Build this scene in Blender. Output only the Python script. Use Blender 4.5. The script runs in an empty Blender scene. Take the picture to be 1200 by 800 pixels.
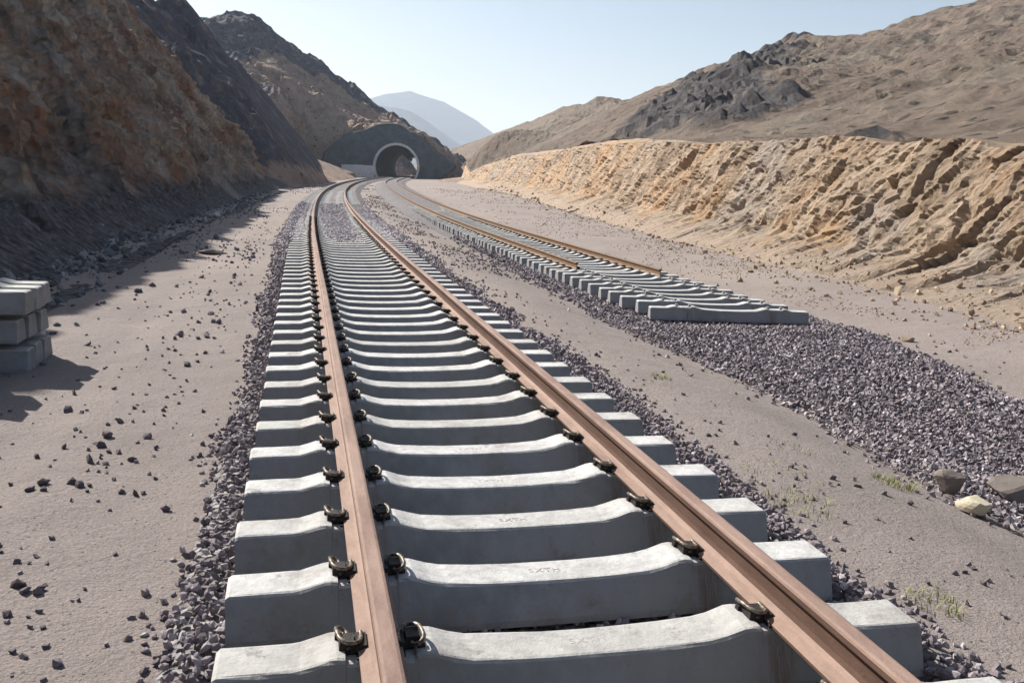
import bpy, math, random
import numpy as np
from mathutils import Matrix, Vector

random.seed(7)
rng = np.random.default_rng(11)
sc = bpy.context.scene
COL = sc.collection

# ------------------------------------------------------------------ camera
EYE = Vector((0.0, 0.0, 1.855))
PITCH, YAW, ROLL = 0.175, 0.2255, 0.034
Fw = Vector((math.sin(YAW)*math.cos(PITCH), math.cos(YAW)*math.cos(PITCH), -math.sin(PITCH)))
R0 = Vector((math.cos(YAW), -math.sin(YAW), 0)); U0 = R0.cross(Fw)
Rt = R0*math.cos(ROLL) + U0*math.sin(ROLL); Up = U0*math.cos(ROLL) - R0*math.sin(ROLL)
cam = bpy.data.objects.new('camera', bpy.data.cameras.new('camera'))
COL.objects.link(cam)
M = Matrix((Rt, Up, -Fw)).transposed().to_4x4(); M.translation = EYE
cam.matrix_world = M
cam.data.sensor_width = 36; cam.data.lens = 36*1084/1200
cam.data.clip_start = 0.05; cam.data.clip_end = 30000
sc.camera = cam

# ------------------------------------------------------------------ light
SUN = Vector((-0.78, 1.0, 1.0)).normalized()
W = bpy.data.worlds.new('World'); sc.world = W; W.use_nodes = True
wn = W.node_tree; bg = wn.nodes['Background']
sky = wn.nodes.new('ShaderNodeTexSky'); sky.sky_type = 'NISHITA'; sky.sun_disc = False
sky.sun_elevation = math.asin(SUN.z); sky.sun_rotation = math.atan2(SUN.x, SUN.y)
sky.air_density = 1.0; sky.dust_density = 1.7; sky.ozone_density = 1.0
wn.links.new(sky.outputs[0], bg.inputs[0]); bg.inputs[1].default_value = 0.06
sl = bpy.data.lights.new('sun', 'SUN'); sl.energy = 5.0; sl.angle = math.radians(0.5); sl.color = (1.0, 0.955, 0.89)
so = bpy.data.objects.new('sun', sl); COL.objects.link(so)
so.rotation_euler = SUN.to_track_quat('Z', 'Y').to_euler(); so.location = (-30, 40, 60)
sc.view_settings.view_transform = 'Standard'; sc.view_settings.look = 'None'
sc.view_settings.gamma = 1; sc.view_settings.exposure = 0.9
sc.cycles.volume_bounces = 2; sc.cycles.max_bounces = 6

# ------------------------------------------------------------------ numpy noise
def _h(ix, iy, seed):
    n = (ix.astype(np.int64)*374761393 + iy.astype(np.int64)*668265263 + seed*2147483647) & 0xffffffff
    n = ((n ^ (n >> 13))*1274126177) & 0xffffffff
    n = ((n ^ (n >> 15))*2246822519) & 0xffffffff
    return ((n ^ (n >> 16)) & 0xffff)/65535.0
def vn(x, y, seed=0):
    x = np.asarray(x, float); y = np.asarray(y, float)
    x, y = np.broadcast_arrays(x, y)
    ix = np.floor(x); iy = np.floor(y); fx = x-ix; fy = y-iy
    u = fx*fx*(3-2*fx); v = fy*fy*(3-2*fy)
    a = _h(ix, iy, seed); b = _h(ix+1, iy, seed); c = _h(ix, iy+1, seed); d = _h(ix+1, iy+1, seed)
    return (a*(1-u)+b*u)*(1-v)+(c*(1-u)+d*u)*v
def fbm(x, y, seed=0, o=4, g=0.5, ridge=False):
    s = 0; a = 1; t = 0; x = np.asarray(x, float); y = np.asarray(y, float)
    for i in range(o):
        n = vn(x, y, seed+i*17)
        if ridge: n = 1-abs(2*n-1)
        s = s+a*n; t += a; a *= g
        x, y = 1.93*x+0.63*y+5.1, -0.63*x+1.93*y+1.7
    return s/t
def facet(x, y, seed=0, tilt=1.0):   # fractured blocks: every cell its own offset and tilt
    x = np.asarray(x, float); y = np.asarray(y, float); ix = np.floor(x); iy = np.floor(y)
    bd = np.full(x.shape, 9.0); out = np.zeros(x.shape)
    for i in (-1, 0, 1):
        for j in (-1, 0, 1):
            cx = ix+i; cy = iy+j; px = cx+_h(cx, cy, seed); py = cy+_h(cx, cy, seed+5); d = (x-px)**2+(y-py)**2
            v = _h(cx, cy, seed+9)-.5+tilt*((x-px)*(_h(cx, cy, seed+13)-.5)+(y-py)*(_h(cx, cy, seed+21)-.5))*2
            k = d < bd; bd = np.where(k, d, bd); out = np.where(k, v, out)
    return out
def sm(a, b, x): t = np.clip((x-a)/(b-a), 0, 1); return t*t*(3-2*t)

# ------------------------------------------------------------------ mesh helpers
def mesh_np(name, V, Fc, mats=(), mi=None, smooth=False, colattr=None):
    V = np.asarray(V, np.float32); Fc = np.asarray(Fc, np.int32)
    me = bpy.data.meshes.new(name); k = Fc.shape[1]
    me.vertices.add(len(V)); me.vertices.foreach_set('co', V.ravel())
    me.loops.add(Fc.size); me.loops.foreach_set('vertex_index', Fc.ravel())
    me.polygons.add(len(Fc)); me.polygons.foreach_set('loop_start', np.arange(len(Fc), dtype=np.int32)*k)
    for m in mats: me.materials.append(m)
    if mi is not None: me.polygons.foreach_set('material_index', np.asarray(mi, np.int32))
    me.polygons.foreach_set('use_smooth', np.full(len(Fc), bool(smooth)))
    me.update(calc_edges=True); me.validate()
    if colattr is not None:
        at = me.attributes.new('tint', 'FLOAT', 'POINT'); at.data.foreach_set('value', np.asarray(colattr, np.float32))
    return me
def mesh_py(name, V, Fc, mats=(), mi=None, smooth=False):
    me = bpy.data.meshes.new(name); me.from_pydata([tuple(v) for v in V], [], [tuple(f) for f in Fc])
    for m in mats: me.materials.append(m)
    if mi is not None: me.polygons.foreach_set('material_index', mi)
    me.polygons.foreach_set('use_smooth', [smooth]*len(me.polygons)); me.update(); return me
def link(name, me, parent=None, loc=(0, 0, 0), rot=(0, 0, 0)):
    o = bpy.data.objects.new(name, me); COL.objects.link(o)
    o.location = loc; o.rotation_euler = rot
    if parent: o.parent = parent
    return o
def tag(o, label=None, cat=None, group=None, kind=None):
    if label: o['label'] = label
    if cat: o['category'] = cat
    if group: o['group'] = group
    if kind: o['kind'] = kind
    return o
def grid(X, Y, Z, keep=None, **kw):
    ny, nx = X.shape
    V = np.stack([X, Y, Z], -1).reshape(-1, 3)
    i = np.arange(ny-1)[:, None]*nx+np.arange(nx-1)[None, :]
    Fc = np.stack([i, i+1, i+nx+1, i+nx], -1).reshape(-1, 4)
    if keep is not None: Fc = Fc[keep.reshape(-1)]
    used = np.unique(Fc); mp = np.zeros(len(V), int); mp[used] = np.arange(len(used))
    return V[used], mp[Fc]

# ------------------------------------------------------------------ node materials
class T:
    def __init__(s, name):
        s.m = bpy.data.materials.new(name); s.m.use_nodes = True
        s.t = s.m.node_tree; s.p = s.t.nodes['Principled BSDF']; s.co = s.t.nodes.new('ShaderNodeTexCoord').outputs['Object']
        s.p.inputs['Roughness'].default_value = 0.9; s.p.inputs['Specular IOR Level'].default_value = 0.2
    def n(s, t, **k):
        n = s.t.nodes.new(t)
        for a, b in k.items(): setattr(n, a, b)
        return n
    def set(s, sock, v):
        if hasattr(v, 'is_output'): s.t.links.new(v, sock)
        elif isinstance(v, tuple) and len(v) == 3 and sock.type == 'RGBA': sock.default_value = (*v, 1)
        else: sock.default_value = v
    def math(s, op, a, b=0.0, c=None):
        n = s.n('ShaderNodeMath', operation=op); s.set(n.inputs[0], a); s.set(n.inputs[1], b)
        if c is not None: s.set(n.inputs[2], c)
        return n.outputs[0]
    def map(s, scale=(1, 1, 1), rot=(0, 0, 0), loc=(0, 0, 0)):
        n = s.n('ShaderNodeMapping'); s.set(n.inputs['Vector'], s.co); n.inputs['Scale'].default_value = scale
        n.inputs['Rotation'].default_value = rot; n.inputs['Location'].default_value = loc; return n.outputs[0]
    def shear(s, k, a, b, c=None):   # coordinates (x*c, (y + k z)*a, z*b): lines leaning along the slope
        x = s.n('ShaderNodeSeparateXYZ'); s.set(x.inputs[0], s.co)
        q = s.math('MULTIPLY_ADD', x.outputs[2], k, x.outputs[1])
        n = s.n('ShaderNodeCombineXYZ'); s.set(n.inputs[0], s.math('MULTIPLY', x.outputs[0], b if c is None else c))
        s.set(n.inputs[1], s.math('MULTIPLY', q, a)); s.set(n.inputs[2], s.math('MULTIPLY', x.outputs[2], b)); return n.outputs[0]
    def noise(s, sc_, det=5, rough=0.6, vec=None, dist=0.0):
        n = s.n('ShaderNodeTexNoise'); s.set(n.inputs['Vector'], s.co if vec is None else vec)
        n.inputs['Scale'].default_value = sc_; n.inputs['Detail'].default_value = det
        n.inputs['Roughness'].default_value = rough; n.inputs['Distortion'].default_value = dist; return n.outputs['Fac']
    def vor(s, sc_, vec=None, feat='F1', out='Distance'):
        n = s.n('ShaderNodeTexVoronoi', feature=feat); s.set(n.inputs['Vector'], s.co if vec is None else vec)
        n.inputs['Scale'].default_value = sc_; return n.outputs[out]
    def ramp(s, f, st):
        n = s.n('ShaderNodeValToRGB'); s.set(n.inputs[0], f); e = n.color_ramp.elements
        while len(e) < len(st): e.new(0.5)
        for i, (p, c) in enumerate(st):
            e[i].position = p; e[i].color = (*c, 1) if isinstance(c, tuple) else (c, c, c, 1)
        return n.outputs['Color']
    def step(s, f, a, b): return s.ramp(f, [(a, 0.0), (b, 1.0)])
    def mix(s, f, a, b, mode='MIX'):
        n = s.n('ShaderNodeMix', data_type='RGBA', blend_type=mode)
        s.set(n.inputs[0], f); s.set(n.inputs[6], a); s.set(n.inputs[7], b); return n.outputs[2]
    def color(s, c): s.set(s.p.inputs['Base Color'], c); return s
    def bump(s, h, d, strength=1.0, prev=None):
        n = s.n('ShaderNodeBump'); s.set(n.inputs['Height'], h); n.inputs['Distance'].default_value = d
        n.inputs['Strength'].default_value = strength
        if prev is not None: s.set(n.inputs['Normal'], prev)
        return n.outputs[0]
    def fin(s, nrm=None, rough=None):
        if nrm is not None: s.set(s.p.inputs['Normal'], nrm)
        if rough is not None: s.p.inputs['Roughness'].default_value = rough
        return s.m
    def attr(s, name='tint'):
        n = s.n('ShaderNodeAttribute', attribute_name=name); return n.outputs['Fac']
    def up(s):
        g = s.n('ShaderNodeNewGeometry'); x = s.n('ShaderNodeSeparateXYZ'); s.set(x.inputs[0], g.outputs['Normal']); return x.outputs[2]

def mk_sand():
    t = T('pinkish grey sand')
    big = t.noise(0.35, 6, 0.6); c = t.ramp(big, [(0.3, (0.265, 0.228, 0.212)), (0.55, (0.315, 0.270, 0.250)), (0.75, (0.355, 0.300, 0.270))])
    c = t.mix(t.math('MULTIPLY', t.step(t.noise(1.1, 6, 0.65, t.map((1, .35, 1))), 0.5, 0.68), 0.35), c, (0.21, 0.175, 0.16))
    far = t.noise(0.05, 4, 0.6); c = t.mix(t.math('MULTIPLY', t.step(far, 0.45, 0.65), 0.5), c, (0.39, 0.32, 0.25))
    g = t.noise(60, 4, 0.75); c = t.mix(t.step(g, 0.36, 0.62), t.mix(0.6, c, (0.14, 0.115, 0.10)), c)
    sp = t.vor(38); c = t.mix(t.math('MULTIPLY', t.step(sp, 0.12, 0.2), -1.0), c, c)
    v = t.n('ShaderNodeTexVoronoi'); t.set(v.inputs['Vector'], t.co); v.inputs['Scale'].default_value = 42
    sel = t.step(v.outputs['Color'], 0.80, 0.84); blob = t.ramp(v.outputs['Distance'], [(0.22, 1.0), (0.34, 0.0)])
    c = t.mix(t.math('MULTIPLY', sel, blob), c, (0.13, 0.11, 0.115))
    b = t.bump(g, 0.016); b = t.bump(t.noise(22, 4, 0.6), 0.016, 0.8, b); b = t.bump(t.noise(2.5, 3, 0.5), 0.05, 0.6, b)
    b = t.bump(t.math('MULTIPLY', sel, blob), 0.012, 1.0, b)
    return t.color(c).fin(b, 0.95)
def mk_gravelbed():
    t = T('mauve grey crushed stone')
    v = t.n('ShaderNodeTexVoronoi'); t.set(v.inputs['Vector'], t.co); v.inputs['Scale'].default_value = 20
    c = t.ramp(v.outputs['Color'], [(0.0, (0.07, 0.062, 0.068)), (0.5, (0.18, 0.165, 0.17)), (1.0, (0.36, 0.335, 0.33))])
    c = t.mix(0.3, c, t.ramp(t.noise(0.4, 5), [(0.35, (0.28, 0.25, 0.22)), (0.7, (0.19, 0.18, 0.19))]))
    b = t.bump(v.outputs['Distance'], 0.05, 1.0); b = t.bump(t.noise(9, 4), 0.05, 0.8, b)
    return t.color(c).fin(b, 0.95)
def mk_stone(name, lo, mid, hi, sc_=25):
    t = T(name); c = t.ramp(t.attr(), [(0.0, lo), (0.55, mid), (1.0, hi)])
    c = t.mix(t.math('MULTIPLY', t.step(t.noise(sc_, 4, 0.7), 0.4, 0.7), 0.35), c, mid)
    return t.color(c).fin(t.bump(t.noise(sc_*3, 4, 0.7), 0.004), 0.85)
def mk_concrete(name='weathered grey concrete', base=(0.26, 0.27, 0.285), dk=(0.16, 0.17, 0.185)):
    t = T(name)
    c = t.ramp(t.noise(3.0, 7, 0.65), [(0.3, dk), (0.52, base), (0.8, tuple(x*1.12 for x in base))])
    c = t.mix(t.math('MULTIPLY', t.step(t.noise(75, 3, 0.6), 0.60, 0.70), 0.7), c, (0.20, 0.20, 0.20))
    c = t.mix(t.math('MULTIPLY', t.step(t.up(), 0.35, 0.8), t.ramp(t.noise(6, 5, 0.6), [(0.25, 0.6), (0.6, 0.95)])), c, t.ramp(t.noise(25, 5, 0.7), [(0.3, (0.43, 0.425, 0.41)), (0.7, (0.62, 0.61, 0.59))]))   # upward faces paler than the sides: shade of the sides put into the colour
    n = t.n('ShaderNodeObjectInfo'); c = t.mix(t.math('MULTIPLY', n.outputs['Random'], 0.42), c, (0.27, 0.255, 0.225))
    rv = t.n('ShaderNodeVectorMath', operation='ADD'); t.set(rv.inputs[0], t.co); cb = t.n('ShaderNodeCombineXYZ'); t.set(cb.inputs[0], t.math('MULTIPLY', n.outputs['Random'], 37.0)); t.set(rv.inputs[1], cb.outputs[0])
    sp = t.noise(3.4, 6, 0.7, rv.outputs[0]); c = t.mix(t.ramp(sp, [(0.54, 0.0), (0.68, 0.55)]), c, (0.20, 0.175, 0.15)); c = t.mix(t.ramp(t.noise(9, 6, 0.75, rv.outputs[0]), [(0.60, 0.0), (0.66, 0.6)]), c, (0.17, 0.165, 0.16))
    st = t.noise(1.0, 5, 0.6, t.map((9, 9, 1.2)))
    c = t.mix(t.math('MULTIPLY', t.step(st, 0.50, 0.68), 0.35), c, (0.23, 0.22, 0.20))
    # rust washed off the clips below each rail seat
    x = t.n('ShaderNodeSeparateXYZ'); t.set(x.inputs[0], t.co)
    d = t.math('ABSOLUTE', t.math('SUBTRACT', t.math('ABSOLUTE', x.outputs[0]), 0.70))
    m = t.math('MULTIPLY', t.ramp(d, [(0.0, 1.0), (0.09, 0.0)]), t.step(t.noise(1.0, 4, 0.7, t.map((30, 5, 3))), 0.42, 0.6))
    c = t.mix(t.math('MULTIPLY', m, 0.7), c, (0.13, 0.075, 0.045))
    b = t.bump(t.noise(45, 5, 0.7), 0.004); b = t.bump(t.noise(5, 4, 0.6), 0.012, 0.6, b)
    return t.color(c).fin(b, 0.9)
def mk_rust(name, dust, deep, stain):
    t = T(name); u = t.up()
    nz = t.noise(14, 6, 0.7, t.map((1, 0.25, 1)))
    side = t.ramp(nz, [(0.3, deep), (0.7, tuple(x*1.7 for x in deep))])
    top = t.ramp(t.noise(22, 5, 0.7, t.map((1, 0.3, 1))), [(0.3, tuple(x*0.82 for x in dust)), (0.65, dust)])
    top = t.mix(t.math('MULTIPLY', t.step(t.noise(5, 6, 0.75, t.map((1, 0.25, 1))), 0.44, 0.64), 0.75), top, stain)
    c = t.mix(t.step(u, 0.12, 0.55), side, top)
    return t.color(c).fin(t.bump(t.noise(70, 5, 0.7), 0.002), 0.72)
def mk_steel():
    t = T('dusty spring steel'); c = t.ramp(t.noise(60, 4, 0.7), [(0.40, (0.06, 0.045, 0.035)), (0.66, (0.30, 0.26, 0.21))])
    t.p.inputs['Metallic'].default_value = 0.35; return t.color(c).fin(None, 0.45)
def mk_plain(name, c, r=0.8, sc_=20):
    t = T(name); return t.color(t.ramp(t.noise(sc_, 4), [(0.3, tuple(x*0.75 for x in c)), (0.7, c)])).fin(t.bump(t.noise(sc_*3, 3), 0.003), r)

def mk_cliff():
    t = T('shattered brown and grey cut rock')
    s = t.shear(0.55, 0.5, 0.16)
    c = t.ramp(t.noise(1.0, 8, 0.68, s), [(0.28, (0.09, 0.07, 0.058)), (0.37, (0.30, 0.215, 0.175)), (0.50, (0.50, 0.39, 0.31)), (0.62, (0.74, 0.66, 0.56))])
    rust = t.math('MULTIPLY', t.step(t.noise(0.22, 6, 0.7), 0.50, 0.62), t.step(t.noise(1.6, 6, 0.75), 0.44, 0.6))
    c = t.mix(t.math('MULTIPLY', rust, 0.95), c, (0.56, 0.22, 0.085))
    oc = t.step(t.noise(0.35, 6, 0.7, t.map(loc=(9, 3, 1))), 0.56, 0.68)
    c = t.mix(t.math('MULTIPLY', oc, 0.6), c, (0.55, 0.40, 0.22))
    gy = t.step(t.noise(0.19, 6, 0.65, t.map(loc=(3, 30, 7))), 0.53, 0.63)
    c = t.mix(t.math('MULTIPLY', gy, 0.75), c, t.ramp(t.noise(2.0, 6, 0.7), [(0.35, (0.16, 0.17, 0.175)), (0.65, (0.50, 0.50, 0.48))]))
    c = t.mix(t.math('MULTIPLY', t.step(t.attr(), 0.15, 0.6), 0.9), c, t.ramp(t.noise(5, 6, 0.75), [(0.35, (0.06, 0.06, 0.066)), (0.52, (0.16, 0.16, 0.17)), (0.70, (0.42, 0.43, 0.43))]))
    xx = t.n('ShaderNodeSeparateXYZ'); t.set(xx.inputs[0], t.co)
    e = t.math('ABSOLUTE', t.math('SUBTRACT', t.math('MULTIPLY_ADD', xx.outputs[2], -0.7, xx.outputs[1]), 57.0)); e = t.math('ADD', e, t.math('MULTIPLY', t.noise(0.6, 5, 0.6), 5.0))
    c = t.mix(t.ramp(t.math('MULTIPLY', e, 0.1), [(0.32, 0.85), (0.52, 0.0)]), c, t.ramp(t.noise(1.5, 6, 0.7), [(0.3, (0.36, 0.32, 0.27)), (0.7, (0.62, 0.57, 0.50))]))
    d = t.noise(1.2, 9, 0.72, t.shear(0.55, 1.0, 0.5)); f = t.noise(7, 6, 0.75)
    d = t.mix(t.attr(), d, t.noise(2.2, 8, 0.7)); b = t.bump(d, 1.1, 1.0); b = t.bump(f, 0.28, 1.0, b); b = t.bump(t.vor(3.0), 0.25, 1.0, b)
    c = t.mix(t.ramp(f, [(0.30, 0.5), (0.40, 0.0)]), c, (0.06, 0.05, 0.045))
    return t.color(c).fin(b, 0.95)
def mk_bank():
    t = T('ochre and tan cut earth')
    s = t.shear(.75, 0.9, 0.22)
    c = t.ramp(t.noise(1.0, 8, 0.66, s), [(0.25, (0.17, 0.115, 0.078)), (0.41, (0.33, 0.245, 0.175)), (0.56, (0.45, 0.35, 0.255)), (0.74, (0.58, 0.475, 0.365))])
    org = t.math('MULTIPLY', t.step(t.noise(0.16, 5, 0.6, t.map(loc=(4, 2, 0))), 0.47, 0.60), t.step(t.noise(0.9, 7, 0.7, s), 0.42, 0.56))
    c = t.mix(t.math('MULTIPLY', org, 0.65), c, (0.50, 0.30, 0.15))
    gy = t.step(t.noise(0.13, 6, 0.6, t.map(loc=(14, 9, 0))), 0.54, 0.64)
    c = t.mix(t.math('MULTIPLY', gy, 0.6), c, t.ramp(t.noise(2.2, 6), [(0.3, (0.24, 0.21, 0.19)), (0.7, (0.44, 0.40, 0.37))]))
    c = t.mix(t.math('MULTIPLY', t.step(t.attr(), 0.0, 1.0), 0.85), c, t.ramp(t.noise(1.5, 6), [(0.3, (0.33, 0.26, 0.20)), (0.7, (0.43, 0.34, 0.265))]))
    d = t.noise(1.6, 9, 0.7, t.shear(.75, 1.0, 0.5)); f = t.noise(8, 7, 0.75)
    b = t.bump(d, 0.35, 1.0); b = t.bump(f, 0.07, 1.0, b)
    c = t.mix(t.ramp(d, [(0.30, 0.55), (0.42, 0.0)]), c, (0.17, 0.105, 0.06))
    return t.color(c).fin(b, 0.95)
def mk_hill(name, lit, drk, rock, tsc=1.0):
    t = T(name)
    c = t.ramp(t.noise(0.06*tsc, 8, 0.62), [(0.3, tuple(x*0.78 for x in lit)), (0.55, lit), (0.78, tuple(min(1, x*1.22) for x in lit))])
    c = t.mix(t.math('MULTIPLY', t.step(t.noise(0.03*tsc, 5, 0.6, t.map(loc=(31, 5, 0))), 0.5, 0.62), 0.45), c, (0.36, 0.335, 0.26))
    r = t.attr()                                   # 1 where dark bedrock crops out or hill shade is painted in
    e = t.math('ADD', r, t.math('MULTIPLY', t.math('SUBTRACT', t.noise(0.35*tsc, 8, 0.7), 0.5), 1.3))
    rk = t.ramp(t.noise(0.8*tsc, 7, 0.7), [(0.3, drk), (0.6, rock), (0.8, tuple(x*1.7 for x in rock))])
    c = t.mix(t.step(e, 0.40, 0.62), c, rk)
    # low dry scrub
    v = t.vor(0.75*tsc); sh = t.ramp(v, [(0.16, 1.0), (0.30, 0.0)]); sel = t.step(t.noise(0.25*tsc, 4, 0.6), 0.38, 0.52)
    c = t.mix(t.math('MULTIPLY', t.math('MULTIPLY', sh, sel), 0.75), c, (0.095, 0.085, 0.055))
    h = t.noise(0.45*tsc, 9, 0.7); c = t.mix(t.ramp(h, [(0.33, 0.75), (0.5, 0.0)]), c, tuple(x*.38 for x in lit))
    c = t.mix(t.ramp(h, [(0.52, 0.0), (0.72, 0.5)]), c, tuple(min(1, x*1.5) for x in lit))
    b = t.bump(h, 2.0/tsc, 0.9); b = t.bump(t.noise(3*tsc, 6, 0.75), 0.45/tsc, 0.9, b); b = t.bump(t.math('MULTIPLY', sh, sel), 0.5, 0.6, b)
    return t.color(c).fin(b, 0.97)
def mk_shotcrete():
    t = T('grey green sprayed concrete')
    c = t.ramp(t.noise(0.5, 8, 0.7), [(0.3, (0.055, 0.075, 0.082)), (0.55, (0.10, 0.125, 0.13)), (0.8, (0.17, 0.18, 0.17))])
    c = t.mix(t.math('MULTIPLY', t.step(t.noise(1.0, 4, 0.6, t.map((1.5, 1.5, 0.15))), 0.52, 0.65), 0.4), c, (0.10, 0.09, 0.10))
    b = t.bump(t.noise(1.5, 7, 0.7), 0.35); return t.color(c).fin(b, 0.95)
def mk_leaf(name, a, b_):
    t = T(name); return t.color(t.ramp(t.attr(), [(0.0, a), (1.0, b_)])).fin(None, 0.7)

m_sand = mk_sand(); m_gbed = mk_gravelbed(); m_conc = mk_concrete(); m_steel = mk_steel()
m_ball = mk_stone('mauve grey ballast stone', (0.085, 0.07, 0.077), (0.225, 0.192, 0.206), (0.53, 0.485, 0.495))
m_rub = mk_stone('dark rubble stone', (0.05, 0.05, 0.055), (0.16, 0.165, 0.17), (0.46, 0.46, 0.45), 12)
m_clod = mk_stone('tan earth clod', (0.17, 0.11, 0.07), (0.36, 0.27, 0.19), (0.50, 0.40, 0.28), 12)
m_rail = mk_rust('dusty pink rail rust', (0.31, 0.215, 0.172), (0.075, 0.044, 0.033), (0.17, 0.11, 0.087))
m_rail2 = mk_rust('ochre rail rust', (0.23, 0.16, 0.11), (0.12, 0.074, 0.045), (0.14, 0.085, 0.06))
m_black = mk_plain('black clip shoulder', (0.035, 0.030, 0.028), 0.6, 40)
m_cliff = mk_cliff(); m_bank = mk_bank(); m_shot = mk_shotcrete()
m_hillL = mk_hill('dry brown hillside with dark rock and painted shade', (0.50, 0.36, 0.28), (0.05, 0.058, 0.085), (0.125, 0.135, 0.175))
m_hillR = mk_hill('tan hillside with grey outcrops', (0.27, 0.21, 0.165), (0.06, 0.055, 0.062), (0.15, 0.14, 0.14))
m_mtn = mk_hill('far mountain rock', (0.04, 0.055, 0.08), (0.03, 0.038, 0.05), (0.04, 0.05, 0.07), 0.02)
m_ring = mk_concrete('pale tunnel ring concrete', (0.72, 0.71, 0.71), (0.55, 0.55, 0.57))
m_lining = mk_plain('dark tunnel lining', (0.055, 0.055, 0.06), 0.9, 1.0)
m_pale = mk_plain('pale yellow stone', (0.55, 0.49, 0.36), 0.9, 9)
m_brst = mk_plain('dark brown stone', (0.20, 0.17, 0.15), 0.9, 9)
m_wood = mk_plain('grey timber batten', (0.22, 0.18, 0.14), 0.9, 9)
m_grass = mk_leaf('yellow green grass', (0.16, 0.19, 0.05), (0.40, 0.40, 0.14))

# ------------------------------------------------------------------ the place: track lines and ground
def T1(y):      # centre line of the main track
    y = np.asarray(y, float); k = 0.00047
    a = np.clip(y-17, 0, 153)**2*k; b = np.clip(y-170, 0, None)*2*k*153+.0003*np.clip(y-227, 0, None)**2
    return 1.0025+a+b
def rise(y): return 0.80*np.clip((np.asarray(y, float)-30)/195, 0, 1)**1.5
def T2(y): return T1(y)+5.88-1.78*sm(30, 225, np.asarray(y, float))
def drop(y): return 0.43*(1-sm(35, 110, np.asarray(y, float)))
def G(x, y):    # height of the bare ground
    x = np.asarray(x, float); y = np.asarray(y, float)
    u = x-T1(y)
    z = rise(y)-(drop(y)+0.02)*sm(2.0, 4.5, u)
    z = z+0.05*sm(-4.0, -7.0, u)+0.10*sm(7.8, 11.0, u)
    amp = sm(1.6, 2.6, abs(u))*sm(0, 1.0, abs(u-5.9)-1.2)
    z = z+amp*(0.07*(fbm(x*0.45, y*0.3, 3, 4)-0.5)+0.022*(fbm(x*2.6, y*2.6, 9, 3)-0.5))
    rut = np.exp(-((u+2.9)/0.25)**2)+np.exp(-((u+4.3)/0.25)**2)
    return z-0.028*rut*(.5+vn(x*0+3, y*.6, 5))
xs = np.concatenate([-np.geomspace(12, 6000, 40)[::-1], np.arange(-11.9, 13, 0.10), np.geomspace(13.1, 6000, 60)])
ys = np.concatenate([-np.geomspace(3, 6000, 30)[::-1], np.arange(-2.9, 14, 0.10), np.geomspace(14.1, 6000, 380)])
X, Y = np.meshgrid(xs, ys)
near = (abs(X) < 400) & (Y < 500) & (Y > -200)
Z = np.where(near, G(X, Y), np.where(Y > 225, 0.8, 0) - 0.2)
V, Fc = grid(X, Y, Z)
tag(link('ground', mesh_np('ground', V, Fc, [m_sand], smooth=True)), 'pinkish sandy ground between and beside the tracks', kind='structure')

# ------------------------------------------------------------------ stones
def rock_protos(n, k, seed, flat=0.75):
    r = np.random.default_rng(seed); out = []
    t = (1+5**.5)/2
    ico = np.array([(-1, t, 0), (1, t, 0), (-1, -t, 0), (1, -t, 0), (0, -1, t), (0, 1, t), (0, -1, -t), (0, 1, -t), (t, 0, -1), (t, 0, 1), (-t, 0, -1), (-t, 0, 1)], float)
    icof = np.array([(0, 11, 5), (0, 5, 1), (0, 1, 7), (0, 7, 10), (0, 10, 11), (1, 5, 9), (5, 11, 4), (11, 10, 2), (10, 7, 6), (7, 1, 8), (3, 9, 4), (3, 4, 2), (3, 2, 6), (3, 6, 8), (3, 8, 9), (4, 9, 5), (2, 4, 11), (6, 2, 10), (8, 6, 7), (9, 8, 1)])
    cub = np.array([(x, y, z) for x in (-1, 1) for y in (-1, 1) for z in (-1, 1)], float)
    cubf = np.array([(0, 1, 3), (0, 3, 2), (4, 6, 7), (4, 7, 5), (0, 4, 5), (0, 5, 1), (2, 3, 7), (2, 7, 6), (0, 2, 6), (0, 6, 4), (1, 5, 7), (1, 7, 3)])
    for i in range(n):
        if k == 12: v = ico/1.9; f = icof
        else: v = cub/1.55; f = cubf
        v = v*(1+r.uniform(-.32, .32, (len(v), 1)))+r.uniform(-.16, .16, v.shape)
        v = v*np.array([1, r.uniform(.65, .95), r.uniform(.5, flat)])
        for _ in range(2):       # broken flat faces
            d = r.normal(size=3); d /= np.linalg.norm(d); h = v@d; lim = 0.62*h.max(); v = v-np.outer(np.clip(h-lim, 0, None), d)
        out.append((v, f))
    return out
P20 = rock_protos(14, 12, 5); P12 = rock_protos(14, 8, 6)
def rots(n):
    q = rng.normal(size=(n, 4)); q /= np.linalg.norm(q, axis=1)[:, None]; a, b, c, d = q.T
    return np.stack([1-2*(c*c+d*d), 2*(b*c-a*d), 2*(b*d+a*c), 2*(b*c+a*d), 1-2*(b*b+d*d), 2*(c*d-a*b), 2*(b*d-a*c), 2*(c*d+a*b), 1-2*(b*b+c*c)], -1).reshape(n, 3, 3)
def stones(name, P, S, protos, mat, tint=None):
    n = len(P); R = rots(n); w = rng.integers(0, len(protos), n); tint = rng.beta(2, 2.2, n) if tint is None else tint
    VV, FF, CC = [], [], []; off = 0
    for k, (v, f) in enumerate(protos):
        i = np.where(w == k)[0]
        if not len(i): continue
        q = np.einsum('nij,vj->nvi', R[i], v)*S[i][:, None, None]+P[i][:, None, :]
        VV.append(q.reshape(-1, 3)); FF.append((f[None]+(np.arange(len(i))*len(v))[:, None, None]+off).reshape(-1, 3))
        CC.append(np.repeat(tint[i], len(v))); off += len(i)*len(v)
    return mesh_np(name, np.concatenate(VV), np.concatenate(FF), [mat], colattr=np.concatenate(CC))
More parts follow.
